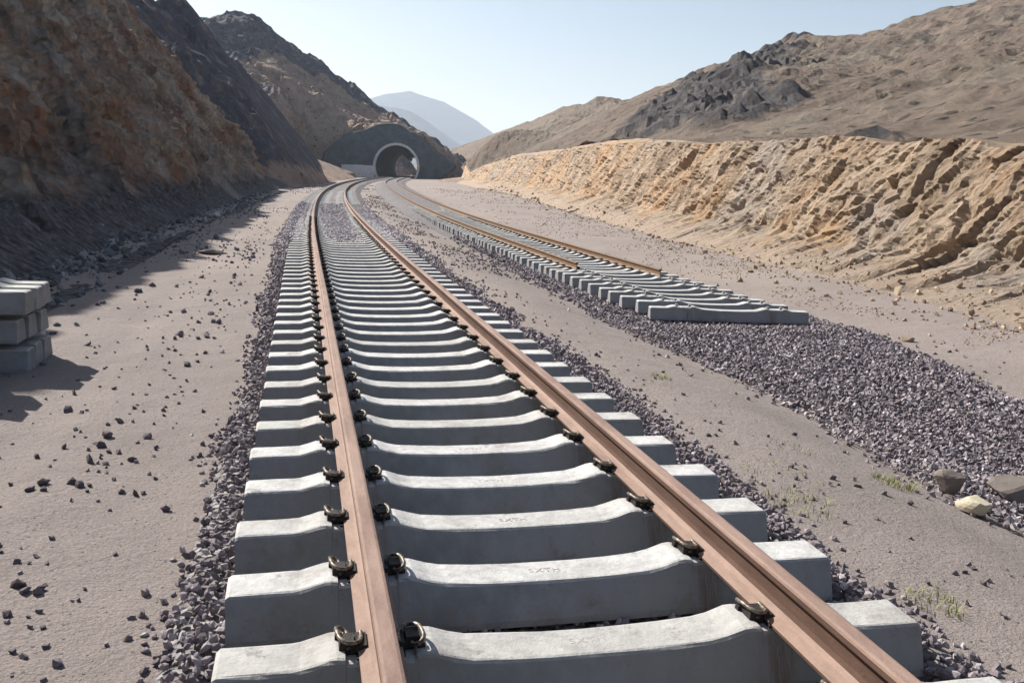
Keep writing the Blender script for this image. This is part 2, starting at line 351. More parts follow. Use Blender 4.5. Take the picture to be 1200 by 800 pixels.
def jgrid(x0, x1, y0, y1, d):
    x, y = np.meshgrid(np.arange(x0, x1, d), np.arange(y0, y1, d)); x = x.ravel(); y = y.ravel()
    return x+rng.uniform(-.5, .5, len(x))*d, y+rng.uniform(-.5, .5, len(y))*d

def fill(y):    # how high the ballast stands between the sleepers
    return 0.015+0.175*sm(15, 24.5, np.asarray(y, float)) + 0.035*sm(26, 45, np.asarray(y, float))
def bed1(x, y):
    u = abs(x-T1(y)); e = 1.50+0.25*(fbm(np.asarray(x)*0+3*np.sign(x-T1(y)), np.asarray(y)*0.9, 21, 3)-0.5)+0.5*sm(25, 60, y)
    h = fill(y)+0.035*np.exp(-((u-1.5)/0.16)**2)
    return rise(y)+h-(h+0.05)*sm(1.42, 1.0*e+0.22, u)
# ballast sheet of the main track: from the fill outwards, material relief in the distance
yy = np.concatenate([np.arange(-1, 30, 0.12), np.geomspace(30.1, 296, 230)]); uu = np.linspace(-2.6, 2.6, 66)
Xb = T1(yy)[:, None]+uu[None, :]; Yb = np.repeat(yy[:, None], len(uu), 1)
Zb = bed1(Xb, Yb)+0.012*(fbm(Xb*6, Yb*6, 5, 3)-0.5)-0.012-.05*sm(1.6, 2.3, abs(uu))[None, :]*sm(60, 30, Yb)
V, Fc = grid(Xb, Yb, Zb)
bb = link('ballast_bed', mesh_np('ballast_bed', V, Fc, [m_gbed], smooth=True)); tag(bb, 'grey crushed stone bed under the main track', kind='stuff')
PX, PS, PT = [], [], []
def add_stones(x, y, z, s): PX.append(np.stack([x, y, z], -1)); PS.append(s)
# shoulders beside the sleeper ends
for sgn in (-1, 1):
    for (y0, y1, d) in ((1.5, 9, 0.036), (9, 20, 0.046), (20, 48, 0.072)):
        u, y = jgrid(1.31, 2.25, y0, y1, d)
        edge = 1.58+0.30*(fbm(y*0.8, y*0+sgn, 33, 4)-0.5)+(0.03 if sgn < 0 else .10+.16*sm(4, 8, y))+.12*sm(10, 25, y)
        pr_ = 1-sm(edge-0.26, edge+0.10, u)
        k = rng.random(len(u)) < (pr_*0.95+0.004)*(1-.85*sm(30, 47, y))
        u, y, edge = u[k], y[k], edge[k]; x = T1(y)+sgn*u
        s = d*rng.uniform(.42, .80, len(x)); lift = 0.05*rng.random(len(x))*(u < edge-.12)
        z = np.maximum(bed1(x, y), G(x, y))+s*0.25+lift
        add_stones(x, y, z, s)
# sparse stones on the floor of the cribs, then full cribs further on
x, y = jgrid(-0.32, 2.32, 1.4, 16, 0.05); k = rng.random(len(x)) < 0.55; x, y = x[k], y[k]
add_stones(x, y, bed1(x, y)+0.012, rng.uniform(.014, .030, len(x)))
u, y = jgrid(-1.4, 1.4, 16, 48, 0.062); k = rng.random(len(u)) < (sm(16, 24, y)*0.9+0.1)*(1-.85*sm(28, 47, y)); u, y = u[k], y[k]; x = T1(y)+u
add_stones(x, y, bed1(x, y)+0.01+0.02*rng.random(len(x)), rng.uniform(.020, .040, len(x)))
P = np.concatenate(PX); S = np.concatenate(PS); lim = np.where(P[:, 1] < 7)[0]; oth = np.where(P[:, 1] >= 7)[0]
tag(link('ballast_stones', stones('ballast_stones', P[lim], S[lim], P20, m_ball)), 'loose crushed stones along both ends of the nearest sleepers', kind='stuff')
tag(link('ballast_stones', stones('ballast_stones_b', P[oth], S[oth], P12, m_ball, (rng.beta(2, 2.2, len(oth))+.50*sm(15, 27, P[oth, 1])).clip(0, 1))), 'crushed stones beside and between the sleepers further along the main track', kind='stuff')

# gravel bed waiting for the second track
def W2(u, y): return np.where(u > 0, np.interp(y, [5, 8.7, 10.9, 13.9], [.7, 1.05, 1.6, 2.1]), np.interp(y, [5, 6, 7.4, 9.1, 11.8], [2.4, 2.35, 1.98, 1.9, 2.15]))
def bed2(x, y):
    u = x-T2(y); w = W2(u, y)+0.22*(fbm(np.asarray(y)*0.7, np.sign(u)*4.0, 41, 4)-0.5)*2
    return G(x, y)+(0.03+.10*sm(13.6, 12.8, y))*(1-sm(w-0.55, w+0.15, abs(u)))
yy = np.concatenate([np.arange(-1, 24, 0.12), np.geomspace(24.1, 296, 230)]); uu = np.linspace(-2.7, 2.7, 68)
Xb = T2(yy)[:, None]+uu[None, :]; Yb = np.repeat(yy[:, None], len(uu), 1)
Zb = bed2(Xb, Yb)+0.02*(fbm(Xb*6, Yb*6, 15, 3)-0.5)-0.02-.06*sm(1.7, 2.4, abs(uu))[None, :]*sm(60, 30, Yb)+0.30*np.exp(-((abs(Xb-T2(Yb)))/1.75)**6)*sm(38, 60, Yb)
V, Fc = grid(Xb, Yb, Zb)
tag(link('gravel_bed', mesh_np('gravel_bed', V, Fc, [m_gbed], smooth=True)), 'gravel bed of the second track on the right', kind='stuff')
PX, PS = [], []
for (y0, y1, d) in ((1.5, 8, 0.040), (8, 15.5, 0.050), (15.5, 24, 0.06), (24, 34, 0.09)):
    u, y = jgrid(-2.8, 2.8, y0, y1, d)
    w = W2(u, y)+0.22*(fbm(y*0.7, np.sign(u)*4.0, 41, 4)-0.5)*2
    k = rng.random(len(u)) < (1-sm(w-0.35, w+0.22, abs(u)))*0.95+0.012
    if y0 > 15: k &= (abs(u) < 1.62) | (rng.random(len(u)) < (.22 if y0 < 20 else .05))
    if y0 > 15: k &= (abs(u) > 1.2) | (rng.random(len(u)) < .3)
    u, y = u[k], y[k]; x = T2(y)+u; s = d*rng.uniform(.40, .80, len(x))
    add_stones(x, y, bed2(x, y)+s*0.3+0.035*rng.random(len(x))*(abs(u) < 1.7), s)
P = np.concatenate(PX); S = np.concatenate(PS)
tag(link('gravel_stones', stones('gravel_stones', P, S, P12, m_ball)), 'heap of mauve grey gravel stones in front of the loose sleepers', kind='stuff')

# ------------------------------------------------------------------ sleepers
PROF = [(1.30, .192), (1.285, .198), (1.15, .199), (1.05, .200), (1.02, .202), (.97, .216), (.925, .229), (.90, .231), (.872, .228), (.868, .214), (.64, .214), (.632, .226), (.60, .229), (.57, .226),
        (.50, .203), (.44, .190), (.30, .181), (.15, .176), (0, .175)]
def sleeper_mesh(seed, name='sleeper'):
    st = [(-x, z) for x, z in PROF]+[(x, z) for x, z in reversed(PROF[:-1])]
    V = []; r = random.Random(seed)
    for i, (x, h) in enumerate(st):
        ax = abs(x); wb = .150; wt = .098 if ax > .5 else .098-.004*math.cos(ax*3)
        e = .004 if ax > 1.29 else 0
        j = lambda a=.0022: r.uniform(-a, a)
        pts = [(-wb+e, 0), (-wb+e, .03), (-wt-.008, h-.012-e), (-wt, h-.003-e), (-wt+.010, h-e), (wt-.010, h-e), (wt, h-.003-e), (wt+.008, h-.012-e), (wb-e, .03), (wb-e, 0)]
        for (a, b) in pts: V.append((x, a+j(), b+j(.0012)))
    n = 10; Fc = []; mi = []
    for i in range(len(st)-1):
        for k in range(n):
            Fc.append((i*n+k, i*n+(k+1) % n, (i+1)*n+(k+1) % n, (i+1)*n+k))
    Fc.append(tuple(reversed(range(n)))); Fc.append(tuple(range((len(st)-1)*n, len(st)*n)))
    Fc = [tuple(reversed(f)) for f in Fc]
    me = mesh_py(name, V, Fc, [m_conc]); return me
SL = [sleeper_mesh(i) for i in range(6)]
BASE = 0.036
RAIL_BOT = BASE+0.214+0.006; RH = 0.172
def tube(path, r, n=7):
    V = []; Fc = []; path = [Vector(p) for p in path]
    for i, p in enumerate(path):
        d = (path[min(i+1, len(path)-1)]-path[max(i-1, 0)]).normalized(); a = d.cross(Vector((0.13, 0.2, 1))).normalized(); b = d.cross(a)
        for k in range(n): V.append(p+a*r*math.cos(2*math.pi*k/n)+b*r*math.sin(2*math.pi*k/n))
    for i in range(len(path)-1):
        for k in range(n): Fc.append((i*n+k, i*n+(k+1) % n, (i+1)*n+(k+1) % n, (i+1)*n+k))
    Fc.append(tuple(reversed(range(n)))); Fc.append(tuple(range((len(path)-1)*n, len(path)*n))); return V, Fc
def box(c, s, tap=1.0, off=0):
    V = [Vector((c[0]+s[0]*x*(tap if z > 0 else 1), c[1]+s[1]*y*(tap if z > 0 else 1), c[2]+s[2]*z)) for z in (-.5, .5) for x, y in ((-.5, -.5), (.5, -.5), (.5, .5), (-.5, .5))]
    return V, [(0, 3, 2, 1), (4, 5, 6, 7), (0, 1, 5, 4), (1, 2, 6, 5), (2, 3, 7, 6), (3, 0, 4, 7)]
def spline(pts, n=6):
    pts = [Vector(p) for p in pts]; out = []
    for i in range(len(pts)-1):
        p0 = pts[max(i-1, 0)]; p1 = pts[i]; p2 = pts[i+1]; p3 = pts[min(i+2, len(pts)-1)]
        for k in range(n):
            t = k/n; out.append(0.5*((2*p1)+(p2-p0)*t+(2*p0-5*p1+4*p2-p3)*t*t+(3*p1-p0-3*p2+p3)*t*t*t))
    return out+[pts[-1]]
def merge(parts):
    V, Fc, mi = [], [], []
    for (v, f, m) in parts:
        o = len(V); V += list(v); Fc += [tuple(i+o for i in q) for q in f]; mi += [m]*len(f)
    return V, Fc, mi
# a spring clip: origin on the sleeper top beside the rail foot, +x points to the rail
cp = spline([(-.010, -.050, .026), (-.010, .020, .028), (-.014, .062, .034), (-.034, .078, .046), (-.052, .056, .058), (-.050, .015, .064), (-.040, -.032, .062),
             (-.016, -.056, .056), (.016, -.050, .050), (.034, -.020, .044), (.038, .020, .042), (.038, .044, .044)], 5)
tv, tf = tube(cp, .0085, 8)
c1 = box((-.014, -.004, .022), (.060, .085, .046), .8); c2 = box((.034, 0, .026), (.042, .105, .020), .9); c3 = box((-.040, .045, .018), (.03, .03, .034), .8)
tv = [Vector((v.x*.92, v.y*.92, v.z*.92)) for v in tv]
cv, cf, cm = merge([(tv, tf, 0), (*c1, 1), (*c2, 1), (*c3, 1)])
CLIP = mesh_py('spring_clip', cv, cf, [m_steel, m_black], cm); CLIP.polygons.foreach_set('use_smooth', [m == 0 for m in cm])
def mk_pad():
    v, f = box((0, 0, 0), (.165, .17, .010)); return mesh_py('rail_pad', v, f, [m_black])
PAD = mk_pad()
def clips(slp, pads=True):
    for sx in (-1, 1):
        for side in (-1, 1):
            o = link('spring_clip', CLIP, slp, (sx*.7525+side*.098, 0, .212), (0, 0, math.pi if side > 0 else 0))
        if pads: link('rail_pad', PAD, slp, (sx*.7525, 0, .2155))

def head(fn, y): return math.atan2(float(fn(y+.5)-fn(y-.5)), 1.0)
PR = [(-.075, 0), (.075, 0), (.075, .011), (.030, .024), (.012, .038), (.0085, .060), (.0085, .112), (.014, .126), (.034, .137), (.036, .141), (.036, .160), (.032, .168), (.022, .172),
      (-.022, .172), (-.032, .168), (-.036, .160), (-.036, .141), (-.034, .137), (-.014, .126), (-.0085, .112), (-.0085, .060), (-.012, .038), (-.030, .024), (-.075, .011)]
def rail(fn, zf, off, y0, y1, mat, parent, step0=.6):
    y = y0; Y_ = []
    while y < y1: Y_.append(y); y += step0 if y < 40 else 1.5
    Y_.append(y1); V = []
    for q in Y_:
        a = head(fn, q); cx = float(fn(q)); cz = float(zf(q))
        wob = 0.002*math.sin(q*0.9+off*3)
        for (px, pz) in PR: V.append((cx+(off+px+wob)*math.cos(a), q-(off+px)*math.sin(a), cz+pz))
    n = len(PR); Fc = []
    for i in range(len(Y_)-1):
        for k in range(n): Fc.append((i*n+k, (i+1)*n+k, (i+1)*n+(k+1) % n, i*n+(k+1) % n))
    Fc.append(tuple(range(n))); Fc.append(tuple(reversed(range((len(Y_)-1)*n, len(Y_)*n))))
    Fc = [tuple(reversed(f)) for f in Fc]
    return link('rail', mesh_py('rail', V, Fc, [mat]), parent)

tr1 = tag(link('railway_track', None), 'long main railway track with two rusty rails, running from the foreground to the tunnel', 'railway track')
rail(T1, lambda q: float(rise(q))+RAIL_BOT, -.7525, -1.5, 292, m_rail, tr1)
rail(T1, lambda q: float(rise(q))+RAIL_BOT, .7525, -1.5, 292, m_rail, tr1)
# lettering cast into the sleeper tops
fc = bpy.data.curves.new('cast_lettering', 'FONT'); fc.body = 'SXTH'; fc.size = .052; fc.extrude = .0010; fc.align_x = 'CENTER'; fc.align_y = 'CENTER'; fc.space_character = 1.15
tmp = bpy.data.objects.new('tmp_text', fc); COL.objects.link(tmp); bpy.context.view_layer.update()
LET = bpy.data.meshes.new_from_object(tmp.evaluated_get(bpy.context.evaluated_depsgraph_get())); LET.name = 'cast_lettering'
m_let = mk_plain('concrete of the cast letters', (0.40, 0.365, 0.35), 0.9, 60); LET.materials.clear(); LET.materials.append(m_let)
bpy.data.objects.remove(tmp); bpy.data.curves.remove(fc)
y = 2.98-4*.6; i = 0
while y < 78:
    r = random.Random(i*7+1); dz = float(rise(y))
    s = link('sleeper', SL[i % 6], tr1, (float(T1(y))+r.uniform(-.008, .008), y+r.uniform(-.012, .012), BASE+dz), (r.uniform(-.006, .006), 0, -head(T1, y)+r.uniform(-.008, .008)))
    if y < 34: clips(s)
    if y < 6: link('cast_lettering', LET, s, (.0, .0, .1751))
    y += .6; i += 1

tr2 = tag(link('railway_track', None), 'unfinished second railway track on the right whose ochre rails stop short', 'railway track')
z2 = lambda q: float(rise(q)-drop(q))+RAIL_BOT
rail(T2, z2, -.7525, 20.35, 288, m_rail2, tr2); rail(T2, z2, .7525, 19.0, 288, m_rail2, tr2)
y = 20.6
while y < 60:
    r = random.Random(i*7+1)
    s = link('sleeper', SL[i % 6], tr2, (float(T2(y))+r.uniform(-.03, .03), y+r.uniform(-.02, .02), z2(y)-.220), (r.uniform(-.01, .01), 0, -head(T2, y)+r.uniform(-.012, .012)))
    if y < 45: clips(s, False)
    y += .6; i += 1
# sleepers laid out loose in front of the rail ends, nearest last
loose = [(6.86, 19.98, -.02), (6.86, 19.33, -.05), (6.83, 18.66, -.07), (6.84, 18.02, -.09), (6.84, 17.38, -.10), (6.86, 16.72, -.13), (6.85, 16.05, -.15), (6.84, 15.38, -.17), (6.86, 14.70, -.19), (6.86, 13.98, -.235)]
words = ['tenth loose sleeper of the row, right under the ends of the ochre rails', 'ninth loose sleeper counted from the near end, just before the shorter rail end',
         'eighth loose sleeper counted from the near end of the row', 'seventh loose sleeper counted from the near end of the row', 'sixth loose sleeper counted from the near end of the row',
         'fifth loose sleeper counted from the near end of the row', 'fourth loose sleeper counted from the near end of the row', 'third loose sleeper, two behind the nearest one beside the gravel',
         'second loose sleeper, directly behind the one whose long side shows', 'nearest loose sleeper of the row, its whole long side showing above the gravel']
for (x, y, a), w in zip(loose, words):
    r = random.Random(int(y*100))
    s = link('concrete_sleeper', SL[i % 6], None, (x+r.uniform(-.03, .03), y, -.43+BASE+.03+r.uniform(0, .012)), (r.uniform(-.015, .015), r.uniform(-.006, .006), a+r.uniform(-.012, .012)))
    tag(s, w, 'sleeper', 'loose sleepers laid ahead of the rail ends')
    i += 1
# cast shoulders on the loose sleepers
sv, sf = box((-.012, 0, .018), (.05, .07, .042), .75); SHO = mesh_py('clip_shoulder', sv, sf, [m_conc])
for o in [o for o in COL.objects if o.name.startswith('concrete_sleeper')]:
    for sx in (-1, 1):
        for side in (-1, 1):
            link('clip_shoulder', SHO, o, (sx*.7525+side*.098, 0, .212), (0, 0, math.pi if side > 0 else 0))

# stacks on the left
def stack(x_end, y0, nz, ny, labels, grp, blabel):
    k = 0; z0 = float(G(x_end-.5, y0+.4))+0.0
    bat = mesh_py('timber_batten', *box((0, 0, 0), (.09, .92, .045)), [m_wood])
    for lz in range(nz):
        z = z0+lz*.262
        for ly in range(ny):
            r = random.Random(k+int(y0*10))
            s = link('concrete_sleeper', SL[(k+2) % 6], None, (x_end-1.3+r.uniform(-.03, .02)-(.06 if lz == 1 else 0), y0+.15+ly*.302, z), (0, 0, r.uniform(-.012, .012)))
            tag(s, labels[k], 'sleeper', grp); k += 1
        if lz < nz-1:
            for q, bx in enumerate((x_end-2.25, x_end-.42)):
                b = link('timber_batten', bat, None, (bx, y0+.45, z+.214+.0235)); b.scale = (1, ny*.302/.92, 1)
                tag(b, blabel % (('left', 'right')[q], ('bottom and middle', 'middle and top')[lz]), 'batten', 'battens between stacked sleepers')
rows = ('nearest', 'middle', 'farthest'); lay = ('bottom', 'middle', 'top')
stack(-2.40, 8.87, 3, 3, ['%s sleeper in the %s layer of the sleeper stack at the left edge' % (rows[b], lay[a]) for a in range(3) for b in range(3)], 'sleepers stacked at the left edge',
      '%s timber batten between %s layers of the stack at the left edge')
stack(-2.56, 7.86, 3, 2, ['%s sleeper in the %s layer of the stack outside the left edge' % (('near', 'far')[b], lay[a]) for a in range(3) for b in range(2)], 'sleepers stacked beyond the left edge',
      '%s timber batten between %s layers of the stack outside the left edge')

# ------------------------------------------------------------------ cuts in the rock
def strip(name, Ys, prof, toe, crest, disp, mat, label, tintf, extra=None):
    # toe(y)->(x,z) ; crest(y)->(x,z) ; prof: list of (t, dx, dz)
    Yg = np.repeat(Ys[:, None], len(prof), 1); t = np.array(prof)[None, :]*np.ones((len(Ys), 1))
    tx, tz = toe(Ys); cx, cz = crest(Ys)
    return Yg, t, tx[:, None], tz[:, None], cx[:, None], cz[:, None]
def intp(tab): a = np.array(tab, float); return lambda y: np.interp(y, a[:, 0], a[:, 1])
# left cliff
toeL = intp([(-30, -5.6), (10, -5.3), (22, -5.2), (40, -4.9), (60, -4.3), (80, -3.3), (90, -2.6), (100, -2.0)])
topL = intp([(-30, 16), (5, 14.5), (20, 14), (35, 14.5), (50, 15.5), (62, 15), (69, 13.4), (74, 11.2), (80, 8.0), (84, 5.4), (88, 2.8), (92, 1.2), (96, .4), (100, 0)])
Ys = np.concatenate([np.arange(-28, 6, .5), np.geomspace(6, 30, 260), np.geomspace(30.1, 100, 260)])
ts = np.concatenate([np.linspace(-.10, 0, 8, endpoint=False), np.linspace(0, 1, 150), np.linspace(1.02, 3.0, 30)])
Yg, t = np.meshgrid(Ys, ts, indexing='ij')
H = topL(Yg); toe = toeL(Yg)+0.5*(fbm(Yg*.12, Yg*0, 51, 3)-.5)
g = G(toe, Yg)
tc = np.clip(t, 0, 1)
h = H*(tc**1.06)
slope = 0.62
x = toe-slope*h - np.clip(0.75-h, 0, 1)*0.0
# talus apron at the foot
x = x+0.9*np.exp(-h/0.9)*(t >= 0)+(t < 0)*(0.9+(-t)*12)
z = g+h-0.12*(t < 0)*(-t)*25*0-0.05*(t <= 0)
back = np.clip(t-1, 0, None)
x = x-back*9; z = z+back*H*0.10
p1 = Yg+0.55*h
big = fbm(p1*.16, h*.07, 61, 4, .55); mid = fbm(p1*.55, h*.30, 63, 5, .6, True); fine = fbm(p1*2.2, h*1.1, 65, 5, .65)
amp = sm(0.0, 2.5, h)
dd = amp*(3.0*(big-.5)-1.8*(mid-.55)*sm(0, 6, H))+(0.35+.65*amp)*(fine-.5)*sm(-.1, .03, t)
dd = dd-0.7*(np.round(fbm(p1*.9, h*.55, 67, 3)*8)/8-.5)*amp+.5*np.maximum(fbm(p1*1.6, h*1.3, 68, 3)-.5, 0)*amp*2
dd = dd+amp*(1.1*facet(p1*.45, h*.38, 301)+.55*facet(p1*1.2, h*1.0, 311)+.22*facet(p1*3.4, h*3, 321))
dd = dd*np.clip(H/4, .15, 1)*(.72-.45*sm(.7, 1, tc))
x = x+dd*.85; z = z+dd*.45*(t > .03)
talus = 1-sm(.2, 1.7, h+1.2*(fbm(Yg*.5, h*.8, 69, 3)-.5))
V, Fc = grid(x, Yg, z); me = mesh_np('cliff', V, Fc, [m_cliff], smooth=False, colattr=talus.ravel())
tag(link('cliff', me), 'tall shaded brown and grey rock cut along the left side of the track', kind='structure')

# right bank
crest = [(15.2, -12, 2.9), (15.6, 2, 2.9), (15.7, 12.4, 2.9), (15.7, 18.1, 3.0), (15.9, 21.2, 3.1), (16.6, 26.2, 3.4), (17.6, 33.7, 3.6), (19.3, 46.1, 3.9), (20.5, 54.2, 4.2), (22.5, 70.5, 4.6), (25.3, 93.6, 4.6), (28.2, 126.9, 4.7), (30.5, 162.2, 3.6), (32, 187.7, 2.0), (33, 200, .9)]
crX = intp([(c[1], c[0]) for c in crest]); crZ = intp([(c[1], c[2]) for c in crest])
toeR = intp([(-12, 11.0), (5, 11.3), (13.5, 11.8), (26, 13.2), (40, 14.9), (60, 17.2), (90, 20.8), (130, 23.6), (165, 27), (200, 31)])
RRc = [(67.0, 323.1, 18.1), (78.9, 304.9, 22.6), (90.4, 286.0, 26.5), (99.5, 261.7, 27.2), (105.5, 226.7, 29.0), (105.5, 204.4, 29.8), (107.8, 186.0, 29.7), (105.6, 169.9, 30.1), (106.2, 157.5, 31.6), (108.1, 143.9, 32.3), (109.5, 130.0, 31.7), (112.2, 114.1, 32.6), (115.6, 95.6, 33), (122, 60, 34), (130, 10, 36), (140, -60, 38)]
def ridge(x, y, pts, m, m2=None, band=None):
    # highest of the tent surfaces hung from the crest line; m slope on its left hand, m2 on its right hand
    best = np.full(np.shape(x), -1e3)
    for (a, b) in zip(pts[:-1], pts[1:]):
        dx, dy = b[0]-a[0], b[1]-a[1]; L2 = dx*dx+dy*dy
        s = np.clip(((x-a[0])*dx+(y-a[1])*dy)/L2, 0, 1); px = a[0]+s*dx; py = a[1]+s*dy
        d = np.hypot(x-px, y-py); side = dx*(y-a[1])-dy*(x-a[0])
        mm = np.where(side > 0, m, m if m2 is None else m2)
        dd_ = mm*d if band is None else np.where(d < band[0], band[1]*d, band[0]*band[1]+mm*(d-band[0]))
        best = np.maximum(best, a[2]+s*(b[2]-a[2])-dd_)
    return best
RBc = [(38.0, 192.3, 5.9), (40.1, 195.9, 11.2), (44.1, 191.0, 12.0), (47.7, 183.9, 11.2), (51.5, 172.5, 9.2)]
def hillR(x, y):
    wx = x+7*(fbm(x*.03, y*.03, 71, 4)-.5)*2; wy = y+7*(fbm(x*.03, y*.03, 73, 4)-.5)*2
    a = ridge(wx, wy, RRc, .185, .30)
    a = a+2.6*(fbm(x*.035, y*.035, 75, 5)-.5)*sm(4, 14, a)
    gul = fbm(x*.05+y*.03, y*.05-x*.02, 77, 4, .55, True); a = a-4.2*(gul-.5)*sm(5, 14, a)*(1-sm(26, 35, a))+1.6*(fbm(x*.16, y*.16, 76, 5, .6, True)-.5)*sm(4, 10, a)
    base = crZ(y)+.35*(fbm(x*.3, y*.3, 79, 4)-.5)+.02*np.clip(x-crX(y), 0, 60)
    a = np.minimum(a, crZ(y)+.3+.52*np.clip(x-crX(y)-2.5, 0, None))
    b = ridge(x+1.5*(fbm(x*.2, y*.2, 81, 3)-.5), y, RBc, 1.0, 1.0)
    k = .6; mx = np.maximum(a, base); a = mx+np.log(np.exp((a-mx)/k)+np.exp((base-mx)/k))*k-.3
    return np.maximum(a, b)+.5*(fbm(x*.5, y*.5, 83, 4)-.5)*sm(2, 8, x-crX(y))
Ys = np.concatenate([np.arange(-12, 8, .4), np.geomspace(8, 40, 340), np.geomspace(40.2, 200, 300)])
ts = np.concatenate([np.linspace(-.25, 0, 10, endpoint=False), np.linspace(0, 1, 90), 1+np.geomspace(.02, 1.0, 22)])
Yg, t = np.meshgrid(Ys, ts, indexing='ij')
toe = toeR(Yg)+.6*(fbm(Yg*.15, Yg*0, 91, 3)-.5); cx = crX(Yg); cz = crZ(Yg)
g = G(toe, Yg); tc = np.clip(t, 0, 1)
pf = tc**1.25*(1-.0)+.0
x = toe+(cx-toe)*np.where(tc < .35, tc/.35*.56, .56+(tc-.35)/.65*.44)+np.clip(t-1, 0, None)*2.8
rim = .35*(fbm(Yg*.9, Yg*0, 93, 4)-.5)
z = g+(cz+rim-g)*np.where(tc < .35, tc/.35*.21, .21+(tc-.35)/.65*.79)
z = np.where(t > 1, (1-sm(1, 1.5, t))*(cz+rim)+sm(1, 1.5, t)*(hillR(x, Yg)+.12), z)
z = np.where(t > 1.55, z-1.2, z)
z = np.where(t < 0, g-.06*(-t)/.25, z); x = np.where(t < 0, toe+t*4, x)
h = z-g; p1 = Yg+.80*h
rill = fbm(p1*.75, h*.40, 95, 5, .6, True); lump = fbm(p1*.22, h*.3, 97, 4); fine = fbm(p1*3, h*2.6, 99, 4, .6)
blk = np.maximum(fbm(p1*1.3, h*1.1, 105, 3)-.52, 0)*2.2
amp = sm(.02, .3, tc)*(1-.85*sm(.97, 1.1, t))
gl = fbm(p1*.55+.3*fbm(Yg*.4, h*.4, 107, 3), h*.13, 109, 3, .5, True)
fa = facet(p1*.85, h*.75, 201); fb = facet(p1*2.3, h*2.0, 211); fcc = facet(p1*6, h*5, 221)
dd = (-.8*(gl-.55)-.45*(rill-.6)+.45*(lump-.5)+.6*fa+.42*fb)*amp+(.14*fcc+.22*(fine-.5))*sm(-.2, .1, t)*(.35+.65*amp)
# erosion cracks at the foot: (y, h, half length along the slope line, depth)
for (yc, hc, L, dep) in [(33.5, .95, 1.6, .55), (29.5, .45, 1.1, .25), (22.6, .55, .9, .35), (21.0, .50, .8, .35), (19.3, .50, .9, .5), (17.2, .55, 1.0, .6), (18.6, 1.25, .7, .35), (31, 2.2, .8, .4), (37, 1.6, .9, .4), (24.5, 1.8, .6, .3), (15.6, 1.9, .6, .4)]:
    s = (Yg-yc)*.80-(h-hc)*.0; a_ = (Yg-yc)*.72-(h-hc)*.69; b_ = (Yg-yc)*.69+(h-hc)*.72+.15*np.sin(a_*5)
    dd = dd-1.7*dep*np.exp(-(b_/.13)**2)*np.exp(-(a_/L)**4)*(1-sm(.9, 1, t))
dd = dd*np.clip((cz-.3)/2.5, .2, 1)*.36
x = x-dd*.75; z = z+dd*.42*(t > .02)*(1-sm(.85, 1.0, tc)*.7)
fl = 1-sm(.10, .34, tc+.2*(fbm(Yg*.4, h*.5, 103, 3)-.5))
V, Fc = grid(x, Yg, z); Fc = Fc[:, ::-1]
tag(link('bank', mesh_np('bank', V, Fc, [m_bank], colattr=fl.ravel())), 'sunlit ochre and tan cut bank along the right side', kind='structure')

xs = np.concatenate([np.arange(14, 60, .45), np.geomspace(60, 420, 150)]); ys = np.concatenate([-np.geomspace(1, 150, 40)[::-1], np.arange(0, 260, .9), np.geomspace(261, 480, 50)])
X, Y = np.meshgrid(xs, ys); Z = hillR(X, Y)
rock = np.zeros_like(X)
def spot(X, Y, c, r, ang=0.0):
    dx = X-c[0]; dy = Y-c[1]; u = dx*math.cos(ang)+dy*math.sin(ang); v = -dx*math.sin(ang)+dy*math.cos(ang)
    return np.exp(-(u/r[0])**2-(v/r[1])**2)
for c, r, a in [((37, 86), (14, 5), 1.0), ((43, 100), (13, 5), .9), ((30, 72), (7, 3), .9), ((52, 108), (12, 4.5), .8), ((64, 126), (12, 4), .8), ((32, 64), (7, 2.2), .7), ((20, 31), (1.8, .9), .6), ((90, 165), (14, 3.5), 1.2)]:
    rock = np.maximum(rock, spot(X, Y, c, (r[0]*1.15, r[1]*1.7), a)*1.1)
rock = np.maximum(rock, sm(2, 0, abs(ridge(X, Y, RBc, 1.0)-Z))*.30*(Y > 160)*(X < 60))
rr = sm(.35, .7, rock+.9*(fbm(X*.12, Y*.12, 111, 5)-.5))
Z = Z+rr*(2.6*fbm(X*.22+Y*.1, Y*.3, 113, 4, .6, True)-1.0)*np.where(X < 45, .5, 1)+rr*1.3*np.clip((X-12)/60, .1, 1)*facet(X*.22, Y*.22, 501, .5)+.25*facet(X*.5, Y*.5, 511, .5)+rr*.7*facet(X*.6, Y*.6, 521, .5)
inside = X > crX(Y)+.8
inside &= ((Y < 205) | (X > 40))
keep = inside[:-1, :-1] & inside[1:, :-1]
V, Fc = grid(X, Y, Z, keep); tt = np.stack([X, Y, Z], -1)
ix = {}; i0 = np.unique(grid(X, Y, np.arange(X.size).reshape(X.shape).astype(float), keep)[0][:, 2].astype(int))
tag(link('hill', mesh_np('hill_right', V, Fc, [m_hillR], smooth=False, colattr=rock.ravel()[i0])), 'tan hill with dark rock outcrops behind the right bank', kind='structure')

